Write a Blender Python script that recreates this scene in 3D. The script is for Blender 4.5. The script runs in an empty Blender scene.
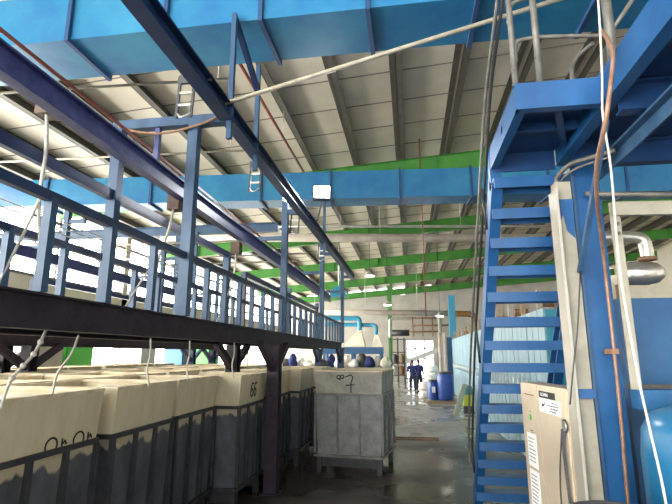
import bpy, bmesh, math, random
from mathutils import Vector, Matrix
random.seed(7)
R = math.radians
C = bpy.context.scene.collection
S = bpy.context.scene

# ------------------------------------------------------------------ materials
def M(name, c1, c2=None, rough=.6, metal=0., scale=5., bump=0., stretch=(1, 1, 1), lo=.35, hi=.65, detail=6, rough2=None):
    m = bpy.data.materials.new(name); m.use_nodes = True
    nt = m.node_tree; b = nt.nodes['Principled BSDF']
    b.inputs['Base Color'].default_value = (*c1, 1)
    b.inputs['Roughness'].default_value = rough; b.inputs['Metallic'].default_value = metal
    if c2 is not None or bump or rough2 is not None:
        tc = nt.nodes.new('ShaderNodeTexCoord'); mp = nt.nodes.new('ShaderNodeMapping'); nz = nt.nodes.new('ShaderNodeTexNoise')
        mp.inputs['Scale'].default_value = stretch
        nz.inputs['Scale'].default_value = scale; nz.inputs['Detail'].default_value = detail; nz.inputs['Roughness'].default_value = .65
        nt.links.new(tc.outputs['Object'], mp.inputs['Vector']); nt.links.new(mp.outputs['Vector'], nz.inputs['Vector'])
        if c2 is not None:
            r = nt.nodes.new('ShaderNodeValToRGB')
            r.color_ramp.elements[0].position = lo; r.color_ramp.elements[1].position = hi
            r.color_ramp.elements[0].color = (*c1, 1); r.color_ramp.elements[1].color = (*c2, 1)
            nt.links.new(nz.outputs['Fac'], r.inputs['Fac']); nt.links.new(r.outputs['Color'], b.inputs['Base Color'])
        if rough2 is not None:
            q = nt.nodes.new('ShaderNodeMapRange')
            q.inputs['From Min'].default_value = lo; q.inputs['From Max'].default_value = hi
            q.inputs['To Min'].default_value = rough; q.inputs['To Max'].default_value = rough2
            nt.links.new(nz.outputs['Fac'], q.inputs['Value']); nt.links.new(q.outputs['Result'], b.inputs['Roughness'])
        if bump:
            bp = nt.nodes.new('ShaderNodeBump'); bp.inputs['Strength'].default_value = bump; bp.inputs['Distance'].default_value = .02
            nt.links.new(nz.outputs['Fac'], bp.inputs['Height']); nt.links.new(bp.outputs['Normal'], b.inputs['Normal'])
    return m
def EM(name, col, s):
    m = bpy.data.materials.new(name); m.use_nodes = True
    b = m.node_tree.nodes['Principled BSDF']
    b.inputs['Base Color'].default_value = (*col, 1); b.inputs['Emission Color'].default_value = (*col, 1); b.inputs['Emission Strength'].default_value = s
    return m

m_navy = M('navy steel paint', (.006, .016, .055), (.014, .034, .10), .38, scale=4, stretch=(1, 1, .4))
m_post = M('blue grey post paint', (.013, .043, .10), (.030, .08, .155), .45, scale=5, stretch=(1, 1, .3))
m_rail = M('indigo rail paint', (.026, .034, .13), (.065, .075, .21), .4, scale=7)
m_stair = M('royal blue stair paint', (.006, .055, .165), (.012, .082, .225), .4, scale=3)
m_stair_shade = M('stair blue with underside shade', (.006, .030, .10), (.010, .05, .16), .42, scale=3)  # stair blue darkened for undersides and inner parts; shade put into the colour
m_deck = M('purple stained steel', (.009, .0045, .010), (.034, .017, .030), .7, scale=9, bump=.3, lo=.4, hi=.75)
m_duct = M('cyan duct paint', (.008, .10, .27), (.03, .205, .34), .34, scale=.8, lo=.35, hi=.65, detail=8)
m_seam = M('duct seam paint', (.008, .04, .12), (.015, .06, .16), .5)
m_roof = M('insulated roof sheet', (.58, .52, .41), (.70, .63, .51), .55, scale=1.2, lo=.3, hi=.7)
m_lap = M('roof sheet lap', (.20, .18, .15), rough=.7)
m_purl = M('purlin galvanised', (.055, .048, .036), (.09, .08, .06), .55, scale=4)
m_green = M('green rafter paint', (.035, .17, .022), (.06, .24, .03), .55, scale=1.5)
m_greenm = M('bright green paint', (.06, .42, .05), rough=.5)
m_cream = M('cream tub liner', (.48, .41, .265), (.63, .55, .38), .55, scale=5, stretch=(1, 1, .25), lo=.3, hi=.7)
m_cream2 = M('stained grey liner', (.20, .19, .16), (.40, .37, .29), .6, scale=3.5, lo=.35, hi=.7)
m_lip = M('worn rim', (.46, .37, .23), (.70, .60, .43), .6, scale=8)
m_cover = M('pale cover cloth', (.72, .66, .50), (.86, .81, .68), .8, scale=3)
m_grey = M('stained grey sheet', (.032, .036, .043), (.12, .125, .13), .5, scale=4, stretch=(1, 1, .5), lo=.3, hi=.7)
def stained(name, top, d1, d2, z0, amp):      # cream sheet with a scalloped dark dye stain below a wandering tide line
    m = M(name, d1, d2, .5, scale=4, stretch=(1, 1, .5), lo=.3, hi=.7); nt = m.node_tree; N = nt.nodes.new; Lk = nt.links.new; b = nt.nodes['Principled BSDF']
    src = b.inputs['Base Color'].links[0].from_socket
    tc = N('ShaderNodeTexCoord'); sp = N('ShaderNodeSeparateXYZ'); Lk(tc.outputs['Object'], sp.inputs[0])
    nz = N('ShaderNodeTexNoise'); nz.inputs['Scale'].default_value = 4.5; nz.inputs['Detail'].default_value = 3
    mp = N('ShaderNodeMapping'); mp.inputs['Scale'].default_value = (1, 1, .15); Lk(tc.outputs['Object'], mp.inputs['Vector']); Lk(mp.outputs['Vector'], nz.inputs['Vector'])
    ma = N('ShaderNodeMath'); ma.operation = 'MULTIPLY_ADD'; ma.inputs[1].default_value = amp; Lk(nz.outputs['Fac'], ma.inputs[0]); Lk(sp.outputs['Z'], ma.inputs[2])
    mr = N('ShaderNodeMapRange'); mr.inputs['From Min'].default_value = z0 + amp / 2 - .012; mr.inputs['From Max'].default_value = z0 + amp / 2 + .012; Lk(ma.outputs[0], mr.inputs['Value'])
    mx = N('ShaderNodeMix'); mx.data_type = 'RGBA'; Lk(mr.outputs['Result'], mx.inputs[0]); Lk(src, mx.inputs[6]); mx.inputs[7].default_value = (*top, 1); Lk(mx.outputs[2], b.inputs['Base Color'])
    return m
m_grey = stained('dye stained sheet', (.40, .34, .23), (.030, .034, .042), (.11, .115, .125), 1.20, .30)
m_grey2 = M('scuffed light grey sheet', (.15, .15, .145), (.235, .235, .225), .5, scale=6)
m_bar = M('black frame steel', (.016, .016, .02), (.04, .038, .04), .5, scale=8)
m_bar2 = M('grey frame steel', (.10, .098, .09), (.2, .19, .17), .5, scale=8)
m_ink = M('black marker paint', (.012, .012, .014), rough=.7)
m_white = M('white paint', (.38, .36, .30), (.31, .29, .25), .5, scale=3)
m_paper = M('white paper', (.85, .85, .86), rough=.6)
m_creamst = M('chipped cream steel', (.235, .215, .165), (.32, .295, .235), .5, scale=4)
m_cab = M('beige cabinet enamel', (.46, .38, .28), (.53, .45, .34), .42, scale=2.5)
m_cop = M('rusty copper pipe', (.17, .09, .055), (.27, .16, .11), .5, .2, scale=12)
m_red = M('red pipe paint', (.17, .04, .025), (.26, .075, .045), .5, scale=5)
m_rust = M('brown rust', (.20, .10, .05), (.26, .15, .09), .7, scale=10)
m_rope = M('white rope', (.55, .53, .47), (.40, .38, .32), .8, scale=30)
m_black = M('black rubber', (.02, .02, .022), rough=.5)
m_galv = M('galvanised pipe', (.42, .41, .38), (.62, .60, .56), .35, .7, scale=6)
m_rails = M('dull grey pipe', (.07, .07, .065), (.15, .14, .12), .5, .2, scale=10)
m_silver = M('crinkled foil lagging', (.60, .56, .48), (.78, .74, .66), .28, .9, scale=14, bump=.6)
m_clad = M('pinkish pipe lagging', (.38, .32, .27), (.50, .44, .37), .5, scale=3)
m_orange = M('orange pipe end', (.45, .24, .07), rough=.5)
m_pale = M('pale blue panel paint', (.18, .33, .42), (.28, .43, .50), .4, scale=2, stretch=(1, 1, .3))
m_teal = M('teal panel edge', (.02, .22, .30), rough=.45)
m_tank = M('bright blue tank paint', (.008, .085, .19), (.014, .12, .25), .3, scale=2)
m_dblue = M('dull blue machine panel', (.009, .06, .16), (.015, .09, .21), .4, scale=2)
m_drum = M('blue drum plastic', (.015, .05, .26), (.03, .08, .34), .35, scale=4)
m_wood = M('pallet wood', (.26, .19, .11), (.36, .27, .17), .8, scale=8)
m_board = M('greyish green foam board', (.30, .34, .26), (.40, .44, .34), .8, scale=5)
m_yel = M('yellow green plastic', (.55, .60, .06), rough=.5)
m_sack = M('white woven sack', (.70, .69, .66), (.82, .81, .78), .7, scale=10, bump=.4)
m_wallf = M('dusty wall sheet', (.33, .31, .28), (.42, .40, .36), .7, scale=1.0)
m_wall = M('cream wall sheet', (.48, .45, .37), (.56, .53, .45), .7, scale=1.0)
m_louv = M('grey louvre blade', (.10, .095, .12), (.16, .15, .17), .6, scale=3)
m_skin = M('skin', (.34, .19, .12), rough=.5)
m_jack = M('navy work jacket', (.010, .018, .10), (.018, .03, .15), .8, scale=12)
m_trou = M('dark trousers', (.02, .022, .04), rough=.8)
m_hair = M('black hair', (.012, .01, .01), rough=.5)
m_eye = M('dark eye', (.02, .015, .012), rough=.3)
m_cond = M('dull conduit', (.26, .235, .18), (.36, .33, .26), .5, .1, scale=8)
m_trol = M('dark brown trolley', (.06, .035, .025), (.12, .07, .045), .6, scale=10)
m_lens = EM('lit lamp lens', (.93, .95, 1.), 60.)
m_lens2 = EM('lit small lamp', (1., .97, .9), 25.)
m_dark = M('dark machine steel', (.03, .032, .038), (.07, .07, .075), .5, scale=6)
m_bluepipe = M('turquoise pipe paint', (.03, .26, .42), rough=.4)
m_glass = None

# ------------------------------------------------------------------ mesh builder
class MB:
    def __init__(s): s.b = bmesh.new(); s.mi = 0
    def _hex(s, P):
        v = [s.b.verts.new(p) for p in P]
        for q in ((0, 3, 2, 1), (4, 5, 6, 7), (0, 1, 5, 4), (1, 2, 6, 5), (2, 3, 7, 6), (3, 0, 4, 7)):
            f = s.b.faces.new([v[i] for i in q]); f.material_index = s.mi
        return s
    def box(s, x0, x1, y0, y1, z0, z1):
        return s._hex([(x0, y0, z0), (x1, y0, z0), (x1, y1, z0), (x0, y1, z0), (x0, y0, z1), (x1, y0, z1), (x1, y1, z1), (x0, y1, z1)])
    def frus(s, x0, x1, y0, y1, z0, z1, dx, dy):      # flares outward by dx, dy at the top
        return s._hex([(x0, y0, z0), (x1, y0, z0), (x1, y1, z0), (x0, y1, z0), (x0 - dx, y0 - dy, z1), (x1 + dx, y0 - dy, z1), (x1 + dx, y1 + dy, z1), (x0 - dx, y1 + dy, z1)])
    def bar(s, p, q, w, h, up=(0, 0, 1)):
        p, q = Vector(p), Vector(q); d = (q - p).normalized(); up = Vector(up)
        if abs(d.dot(up)) > .98: up = Vector((0, 1, 0))
        sx = d.cross(up).normalized(); uz = sx.cross(d)
        a, c = sx * w / 2, uz * h / 2
        return s._hex([p - a - c, p + a - c, q + a - c, q - a - c, p - a + c, p + a + c, q + a + c, q - a + c])
    def ibeam(s, p, q, b, h, t=.014, up=(0, 0, 1)):
        p, q = Vector(p), Vector(q); d = (q - p).normalized(); U = Vector(up)
        if abs(d.dot(U)) > .98: U = Vector((0, 1, 0))
        sx = d.cross(U).normalized(); uz = sx.cross(d); o = uz * (h / 2 - t / 2)
        s.bar(p + o, q + o, b, t, U); s.bar(p - o, q - o, b, t, U); s.bar(p, q, t, h - 2 * t, U); return s
    def channel(s, p, q, b, h, side=1, t=.014, up=(0, 0, 1)):
        p, q = Vector(p), Vector(q); d = (q - p).normalized(); U = Vector(up)
        if abs(d.dot(U)) > .98: U = Vector((0, 1, 0))
        sx = d.cross(U).normalized() * side; uz = sx.cross(d) * side; o = uz * (h / 2 - t / 2)
        s.bar(p + o, q + o, b, t, U); s.bar(p - o, q - o, b, t, U)
        e = sx * (b / 2 - t / 2); s.bar(p + e, q + e, t, h - 2 * t, U); return s
    def tube(s, pts, r, n=10, caps=True):
        pts = [Vector(p) for p in pts]; rings = []; prev = None
        for i, p in enumerate(pts):
            d = ((pts[min(i + 1, len(pts) - 1)] - pts[max(i - 1, 0)])).normalized()
            if prev is None:
                prev = d.cross(Vector((0, 0, 1)) if abs(d.z) < .95 else Vector((1, 0, 0))).normalized()
            prev = (prev - d * prev.dot(d)).normalized(); w = d.cross(prev)
            rr = r[i] if isinstance(r, (list, tuple)) else r
            rings.append([s.b.verts.new(p + (prev * math.cos(6.2832 * k / n) + w * math.sin(6.2832 * k / n)) * rr) for k in range(n)])
        for a, c in zip(rings, rings[1:]):
            for k in range(n):
                f = s.b.faces.new((a[k], a[(k + 1) % n], c[(k + 1) % n], c[k])); f.smooth = True; f.material_index = s.mi
        if caps:
            for g in (rings[0][::-1], rings[-1]):
                f = s.b.faces.new(g); f.material_index = s.mi
        return s
    def lathe(s, prof, c=(0, 0, 0), n=24, squash=(1, 1)):
        rings = [[s.b.verts.new((c[0] + r * squash[0] * math.cos(6.2832 * k / n), c[1] + r * squash[1] * math.sin(6.2832 * k / n), c[2] + z)) for k in range(n)] for r, z in prof]
        for a, d in zip(rings, rings[1:]):
            for k in range(n):
                f = s.b.faces.new((a[k], a[(k + 1) % n], d[(k + 1) % n], d[k])); f.smooth = True; f.material_index = s.mi
        f = s.b.faces.new(rings[0][::-1]); f.material_index = s.mi
        f = s.b.faces.new(rings[-1]); f.material_index = s.mi
        return s
    def poly(s, pts, ext):      # prism of a planar outline along the vector ext
        ext = Vector(ext); a = [s.b.verts.new(p) for p in pts]; c = [s.b.verts.new(Vector(p) + ext) for p in pts]
        n = len(pts)
        s.b.faces.new(a[::-1]).material_index = s.mi; s.b.faces.new(c).material_index = s.mi
        for k in range(n): s.b.faces.new((a[k], a[(k + 1) % n], c[(k + 1) % n], c[k])).material_index = s.mi
        return s
    def bevel(s, w=.01, seg=2):
        es = [e for e in s.b.edges if len(e.link_faces) == 2 and e.calc_face_angle(0) > .6]
        bmesh.ops.bevel(s.b, geom=es, offset=w, segments=seg, affect='EDGES', profile=.7, clamp_overlap=True); return s
    def xf(s, mat): bmesh.ops.transform(s.b, matrix=mat, verts=s.b.verts); return s
    def build(s, name, mats, parent=None):
        bmesh.ops.recalc_face_normals(s.b, faces=s.b.faces)
        me = bpy.data.meshes.new(name)
        off = Vector((0, 0, 0))
        if parent is not None:
            p = parent
            while p is not None: off += p.location; p = p.parent
        else:
            vs = [v.co for v in s.b.verts]
            off = Vector(((min(v.x for v in vs) + max(v.x for v in vs)) / 2, (min(v.y for v in vs) + max(v.y for v in vs)) / 2, min(v.z for v in vs)))
        for v in s.b.verts: v.co -= off
        s.b.to_mesh(me); s.b.free()
        for m in (mats if isinstance(mats, (list, tuple)) else [mats]): me.materials.append(m)
        o = bpy.data.objects.new(name, me); C.objects.link(o)
        if parent is not None: o.parent = parent
        else: o.location = off
        return o

def tag(o, label, cat, group=None, kind=None):
    o['label'] = label; o['category'] = cat
    if group: o['group'] = group
    if kind: o['kind'] = kind
    return o
def thing(name, label, cat, loc=(0, 0, 0), group=None):
    o = bpy.data.objects.new(name, None); C.objects.link(o); o.location = loc; o.empty_display_size = .1
    return tag(o, label, cat, group)
def struct(o): o['kind'] = 'structure'; return o
def copy_tree(o, parent=None):
    c = o.copy(); C.objects.link(c)
    if parent is not None: c.parent = parent
    for ch in list(o.children): copy_tree(ch, c)
    return c
def bez(pts, n=6):      # smooth polyline through points (Catmull-Rom)
    P = [Vector(p) for p in pts]; P = [2 * P[0] - P[1]] + P + [2 * P[-1] - P[-2]]; out = []
    for i in range(1, len(P) - 2):
        for k in range(n):
            t = k / n; a, b, c, d = P[i - 1:i + 3]
            out.append(.5 * ((2 * b) + (c - a) * t + (2 * a - 5 * b + 4 * c - d) * t * t + (3 * b - a - 3 * c + d) * t ** 3))
    out.append(P[-2]); return out

# ------------------------------------------------------------------ room
ROOF0, SLOPE = 7.36, .073
def zr(x): return ROOF0 + SLOPE * x
fl = struct(MB().box(-10.7, 16.2, -6, 42, -.2, 0).build('floor', None))
def floor_mat():
    m = bpy.data.materials.new('wet concrete'); m.use_nodes = True; nt = m.node_tree; b = nt.nodes['Principled BSDF']; N = nt.nodes.new; Lk = nt.links.new
    g = N('ShaderNodeNewGeometry'); sp = N('ShaderNodeSeparateXYZ'); Lk(g.outputs['Position'], sp.inputs[0])
    n1 = N('ShaderNodeTexNoise'); n1.inputs['Scale'].default_value = .55; n1.inputs['Detail'].default_value = 7; Lk(g.outputs['Position'], n1.inputs['Vector'])
    n2 = N('ShaderNodeTexNoise'); n2.inputs['Scale'].default_value = 3.2; n2.inputs['Detail'].default_value = 8; Lk(g.outputs['Position'], n2.inputs['Vector'])
    # water soaked apron by the tubs, drier screed past the drain
    mr = N('ShaderNodeMapRange'); mr.inputs['From Min'].default_value = 11.4; mr.inputs['From Max'].default_value = 13.2; Lk(sp.outputs['Y'], mr.inputs['Value'])
    ad = N('ShaderNodeMath'); ad.operation = 'MULTIPLY_ADD'; ad.inputs[1].default_value = .9; ad.inputs[2].default_value = -.45; Lk(n1.outputs['Fac'], ad.inputs[0])
    su = N('ShaderNodeMath'); su.operation = 'ADD'; su.use_clamp = True; Lk(mr.outputs['Result'], su.inputs[0]); Lk(ad.outputs[0], su.inputs[1])
    r1 = N('ShaderNodeValToRGB'); r1.color_ramp.elements[0].color = (.020, .014, .012, 1); r1.color_ramp.elements[1].color = (.085, .060, .048, 1)
    r1.color_ramp.elements[0].position = .35; r1.color_ramp.elements[1].position = .7; Lk(n2.outputs['Fac'], r1.inputs['Fac'])
    r2 = N('ShaderNodeValToRGB'); r2.color_ramp.elements[0].color = (.20, .19, .175, 1); r2.color_ramp.elements[1].color = (.36, .35, .33, 1)
    r2.color_ramp.elements[0].position = .3; r2.color_ramp.elements[1].position = .7; Lk(n2.outputs['Fac'], r2.inputs['Fac'])
    mx = N('ShaderNodeMix'); mx.data_type = 'RGBA'; Lk(su.outputs[0], mx.inputs[0]); Lk(r1.outputs['Color'], mx.inputs[6]); Lk(r2.outputs['Color'], mx.inputs[7])
    Lk(mx.outputs[2], b.inputs['Base Color'])
    rr = N('ShaderNodeMapRange'); rr.inputs['From Min'].default_value = .38; rr.inputs['From Max'].default_value = .62; rr.inputs['To Min'].default_value = .12; rr.inputs['To Max'].default_value = .5
    Lk(n1.outputs['Fac'], rr.inputs['Value']); Lk(rr.outputs['Result'], b.inputs['Roughness'])
    bp = N('ShaderNodeBump'); bp.inputs['Strength'].default_value = .15; bp.inputs['Distance'].default_value = .02; Lk(n2.outputs['Fac'], bp.inputs['Height']); Lk(bp.outputs['Normal'], b.inputs['Normal'])
    return m
fl.data.materials.clear(); fl.data.materials.append(floor_mat())

# roof: sloping insulated sheets with lap strips, purlins as its parts
XL, XR, YR0, YR1 = -10.7, 16.2, -6, 41.2
b = MB()
P = lambda x, y, dz: (x, y, zr(x) + dz)
b._hex([P(XL, YR0, .24), P(XR, YR0, .24), P(XR, YR1, .24), P(XL, YR1, .24), P(XL, YR0, .32), P(XR, YR0, .32), P(XR, YR1, .32), P(XL, YR1, .32)])
b.mi = 1
y = -5.26
while y < 41:
    b._hex([P(XL, y, .225), P(XR, y, .225), P(XR, y + .022, .225), P(XL, y + .022, .225), P(XL, y, .245), P(XR, y, .245), P(XR, y + .022, .245), P(XL, y + .022, .245)]); y += 1.17
ceil = struct(b.build('ceiling', [m_roof, m_lap]))
n = 0
for k in range(-8, 13):
    x = -.1 + 1.25 * k
    if not XL < x < XR: continue
    b = MB(); z = zr(x)
    b.box(x - .007, x + .007, YR0, YR1, z, z + .235); b.box(x - .007, x + .13, YR0, YR1, z, z + .014); b.box(x - .13, x + .007, YR0, YR1, z + .22, z + .236)
    b.build('purlin', m_purl, ceil)
ords = ['nearest', 'second', 'third', 'fourth', 'fifth']
rl = ['nearest green roof rafter, right behind the farther blue duct', 'green roof rafter second from the camera, above the long pale lagged pipe', 'green roof rafter third from the camera, below the long pale lagged pipe', 'green roof rafter fourth from the camera, below the third one', 'farthest green roof rafter, nearest to the end wall']
for k in range(5):
    yy = 12.9 + 6.75 * k
    b = MB(); a, c = (XL, yy, zr(XL) - .21), (XR, yy, zr(XR) - .21)
    b.ibeam((XL, yy, zr(XL) - .25), (XR, yy, zr(XR) - .25), .18, .50, .016)
    ro = thing('roof_rafter', rl[k], 'rafter', (0, yy, zr(0) - .50), 'green roof rafters')
    b.build('beam', m_green, ro)
    for q in range(10):      # web stiffener plates
        x = XL + 1.6 + 2.5 * q
        MB().box(x - .008, x + .008, yy - .085, yy + .085, zr(x) - .48, zr(x) - .02).build('stiffener', m_green, ro)

# left wall with louvred openings
wl = MB().box(-10.7, -10.5, -6, 41.2, 0, 1.0).box(-10.7, -10.5, -6, 41.2, 3.0, 4.15).box(-10.7, -10.5, -6, 41.2, 6.45, zr(-10.6) + .24)
for y in (-6, 2, 9.2, 16.4, 23.6, 30.8, 38):
    wl.box(-10.7, -10.5, y, y + .3, 1.0, 6.45)
struct(wl.build('wall_left', m_wall))
for i, y in enumerate((2.3, 9.5, 16.7, 23.9, 31.1)):
    b = MB()
    for z in (4.15, 4.62, 5.30, 5.87, 6.38): b.box(-10.66, -10.54, y, y + 6.9, z, z + .09)
    b.box(-10.63, -10.57, y + 3.45, y + 3.5, 4.15, 6.45)
    struct(b.build('window_%d' % (i + 1), m_louv))
# right wall, end wall, door
wr = MB().box(16, 16.2, -6, 41.2, 0, 4.6).box(16, 16.2, -6, 41.2, 7.2, zr(16) + .3)
for y in (-6, 4.2): wr.box(16, 16.2, y, y + .4, 4.6, 7.2)
wr.box(16, 16.2, 13, 41.2, 4.6, 7.2)
struct(wr.build('wall_right', m_wall))
DX0, DX1, DZ = -.28, 1.95, 3.15
wf = MB().box(-10.7, DX0, 41, 41.2, 0, zr(-10) + .3).box(DX1, 16.2, 41, 41.2, 0, zr(8) + .3).box(DX0, DX1, 41, 41.2, DZ, zr(0) + .3)
for k in range(23): wf.box(-10 + k * 1.1 - .012, -10 + k * 1.1 + .012, 40.985, 41, DZ + .2 if DX0 - .1 < -10 + k * 1.1 < DX1 + .1 else 0, 6.6)
struct(wf.build('wall_back', m_wallf))
b = MB()
for i in range(4): x = DX0 + (DX1 - DX0) * i / 3; b.box(x - .05, x + .05, 41.02, 41.1, 0, DZ)
for z in (0, .8, 1.6, 2.4, DZ - .06): b.box(DX0, DX1, 41.02, 41.1, z, z + .09)
struct(b.build('door_1', m_louv))
# drain across the aisle
d = MB()
d.box(-.45, .62, 12.2, 12.26, 0, .02); d.box(-.45, .62, 12.5, 12.56, 0, .02)
for k in range(10): d.box(-.42 + k * .1, -.38 + k * .1, 12.26, 12.5, 0, .012)
tag(d.build('floor_grating', m_rust), 'rust brown drain grating across the wet aisle floor behind the tub marked 7', 'drain')

# ------------------------------------------------------------------ walkway
XN, XF = -2.1, -2.93
FR = [4.27, 7.93, 11.6, 15.3]
Y0, Y1 = .6, 15.42
wk = thing('raised_walkway', 'raised blue steel walkway with dark purple deck beam above the front row of tubs', 'walkway', (-2.5, 8, 0), 'raised walkways over the tubs')
for X in (XN - .05, XF + .05):
    MB().ibeam((X, Y0, 2.245), (X, Y1, 2.245), .10, .21, .014).build('deck_beam', m_deck, wk)
b = MB().box(XF + .1, XN - .1, Y0, Y1, 2.30, 2.335)
for k in range(12): b.bar((XF + .05, 1.2 + k * 1.25, 2.22), (XN - .05, 1.2 + k * 1.25, 2.22), .06, .1)
b.build('deck_plate', m_deck, wk)
for (X, Yc) in ((XN + .02, 7.4), (XN - .06, 15.3), (XF + .06, 7.72), (XF + .06, 15.3)):
    col = MB().ibeam((X, Yc, .02), (X, Yc, 2.14), .19, .19, .016).box(X - .14, X + .14, Yc - .14, Yc + .14, 0, .02).build('column', m_deck if Yc < 10 else m_navy, wk)
    for s in (-1, 1):
        MB().bar((X, Yc + s * .06, 1.78), (X, Yc + s * .72, 2.15), .09, .11).build('knee_brace', m_deck if Yc < 10 else m_navy, col)
for X in (XN, XF):
    for Yf in FR:
        top = 4.28 if Yf < 5 else (4.8 if X == XN else 3.6)
        if X == XF and 7 < Yf < 8: Yf = 7.4
        MB().bar((X, Yf, 2.35), (X, Yf, top), .10, .10).build('frame_post', m_post, wk)
MB().bar((XF - .06, 4.27, 4.33), (-1.72, 4.27, 4.33), .10, .10).build('cross_beam', m_post, wk)
for Yf in FR[1:]:
    MB().bar((XN - .05, Yf, 4.45), (-1.72, Yf, 4.45), .06, .08).build('cross_beam', m_post, wk)
    MB().bar((XF, Yf, 3.98), (XN, Yf, 3.98), .06, .07).build('cross_beam', m_post, wk)
MB().bar((XF, Y0, 3.53), (XF, 7.45, 3.60), .06, .10).build('upper_rail', m_navy, wk)
MB().bar((XF, 8.25, 3.42), (XF, Y1, 3.42), .06, .10).bar((XF, 8.25, 2.35), (XF, 8.25, 3.42), .09, .09, (1, 0, 0)).build('upper_rail', m_navy, wk)
for X in (XN, XF):
    MB().bar((X, Y0, 2.92), (X, Y1, 2.92), .05, .06).build('handrail', m_navy, wk)
    ys = [4.27 - .6 * k for k in range(1, 7)] + [4.27 + .5 * k for k in range(1, 23) if all(abs(4.27 + .5 * k - f) > .15 for f in FR)]
    for y in ys:
        if Y0 < y < Y1 - .1:
            MB().bar((X, y, 2.35), (X, y, 2.915), .055, .055).build('baluster', m_post, wk)

# hoist monorail above the walkway
mo = thing('monorail_beam', 'indigo I-beam hoist rail running above the middle of the near walkway', 'beam', (-2.5, 8, 3.75), 'hoist rails over the walkways')
MB().ibeam((-2.5, .8, 3.83), (-2.5, 15.3, 3.74), .10, .20, .016).build('beam', m_rail, mo)
for y in FR:
    MB().bar((-2.5, y, 3.93), (-2.5, y, 4.3 if y < 5 else 3.97), .05, .05).build('hanger', m_rail, mo)
cr = thing('conductor_rail', 'three red brown conductor bars on brackets behind the near hoist rail', 'conductor rail', (-2.72, 8, 4.05), 'conductor bars over the walkways')
for k in range(3): MB().bar((-2.64 - .05 * k, 1., 4.12 + .05 * k), (-2.64 - .05 * k, 15, 4.05 + .05 * k), .010, .014).build('bar', m_red, cr)
for y in (2.3, 4.3, 6.1, 7.9, 9.8, 11.6, 13.4):
    MB().bar((-2.53, y, 3.91), (-2.80, y, 4.18), .03, .035).build('bracket', m_navy, cr)

tag(MB().tube(bez([(-2.90, 4.19, 4.30), (-2.72, 4.19, 4.23), (-2.45, 4.19, 4.185), (-2.2, 4.19, 4.21), (-1.95, 4.19, 4.27), (-1.82, 4.2, 4.34)]), .012, 8).build('sagging_cable', m_rust), 'brown cable sagging below the cross beam of the near walkway frame', 'cable')
cb = thing('cable_run', 'thin pale cables strung lengthwise between the two walkways at left', 'cables', (-5, 8, 3.6))
for k in range(4): MB().tube([(-5 - .1 * k, 3, 3.62 + .13 * k), (-5 - .1 * k, 10.45, 3.62 + .13 * k)], .009, 6).build('cable', m_rope, cb)
MB().box(-5.45, -4.9, 10.45, 10.52, 3.5, 4.85).build('hanger_plate', m_post, cb)
MB().box(-5.45, -4.9, 2.95, 3.0, 3.5, 4.3).bar((-5.2, 2.97, 4.3), (-5.2, 2.97, zr(-5.2) + .25), .04, .04).build('hanger_plate', m_post, cb)

# second rail, carried on hangers off the near duct
r2 = thing('crane_rail', 'navy crane rail right of the walkway carried on angle hangers from the near blue duct', 'beam', (-1.75, 7, 4.3))
MB().ibeam((-1.75, 1.2, 4.36), (-1.75, 15.4, 4.42), .13, .17, .016).build('beam', m_navy, r2)
for (y, zt) in ((4.24, 5.52), (5.1, 5.47), (9.8, 5.5)):
    MB().bar((-1.72 if y < 5 else -1.73, y, 4.10), (-1.72 if y < 5 else -1.73, y, zt), .05, .05).build('hanger', m_post, r2)
MB().bar((-1.72, 4.26, 5.47), (-1.72, 5.1, 5.1), .05, .08).build('brace', m_navy, r2)
brl = ['small grey rung bracket hanging beside the crane rail, nearest of the rung brackets', 'small grey rung bracket hanging beside the crane rail, second nearest one', 'small grey rung bracket hanging beside the crane rail near the lit flood lamp', 'small grey rung bracket farthest along the crane rail past the lit flood lamp']
for i, y in enumerate((3.72, 5.75, 8.0, 10.6)):
    rb = thing('rung_bracket', brl[i], 'bracket', (-1.94, y, 4.1), 'rung brackets on the crane rail')
    MB().bar((-2.02, y, 4.08), (-2.0, y, 4.50), .025, .02).build('side_bar', m_dark, rb)
    MB().bar((-1.88, y, 4.08), (-1.86, y, 4.50), .025, .02).build('side_bar', m_dark, rb)
    for z in (4.20, 4.32): MB().bar((-2.01, y, z), (-1.87, y, z), .02, .025).build('rung', m_galv, rb)
    MB().bar((-2.02, y, 4.45), (-1.70, y, 4.45), .03, .07).build('head_plate', m_dark, rb)
    MB().tube(bez([(-2.01, y, 4.12), (-1.95, y - .03, 4.07), (-1.88, y, 4.12)]), .01, 8).build('hook', m_galv, rb)

# second walkway beyond, with its rails
w2 = copy_tree(wk); w2.location.x -= 4.25; w2['label'] = 'second raised blue walkway, farther left, seen through the near railing'
m2 = copy_tree(mo); m2.location.x -= 4.25; m2['label'] = 'second hoist rail farther left above the second walkway'
c2 = copy_tree(cr); c2.location.x -= 4.25; c2['label'] = 'red brown conductor bars farther left above the second walkway'

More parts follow.
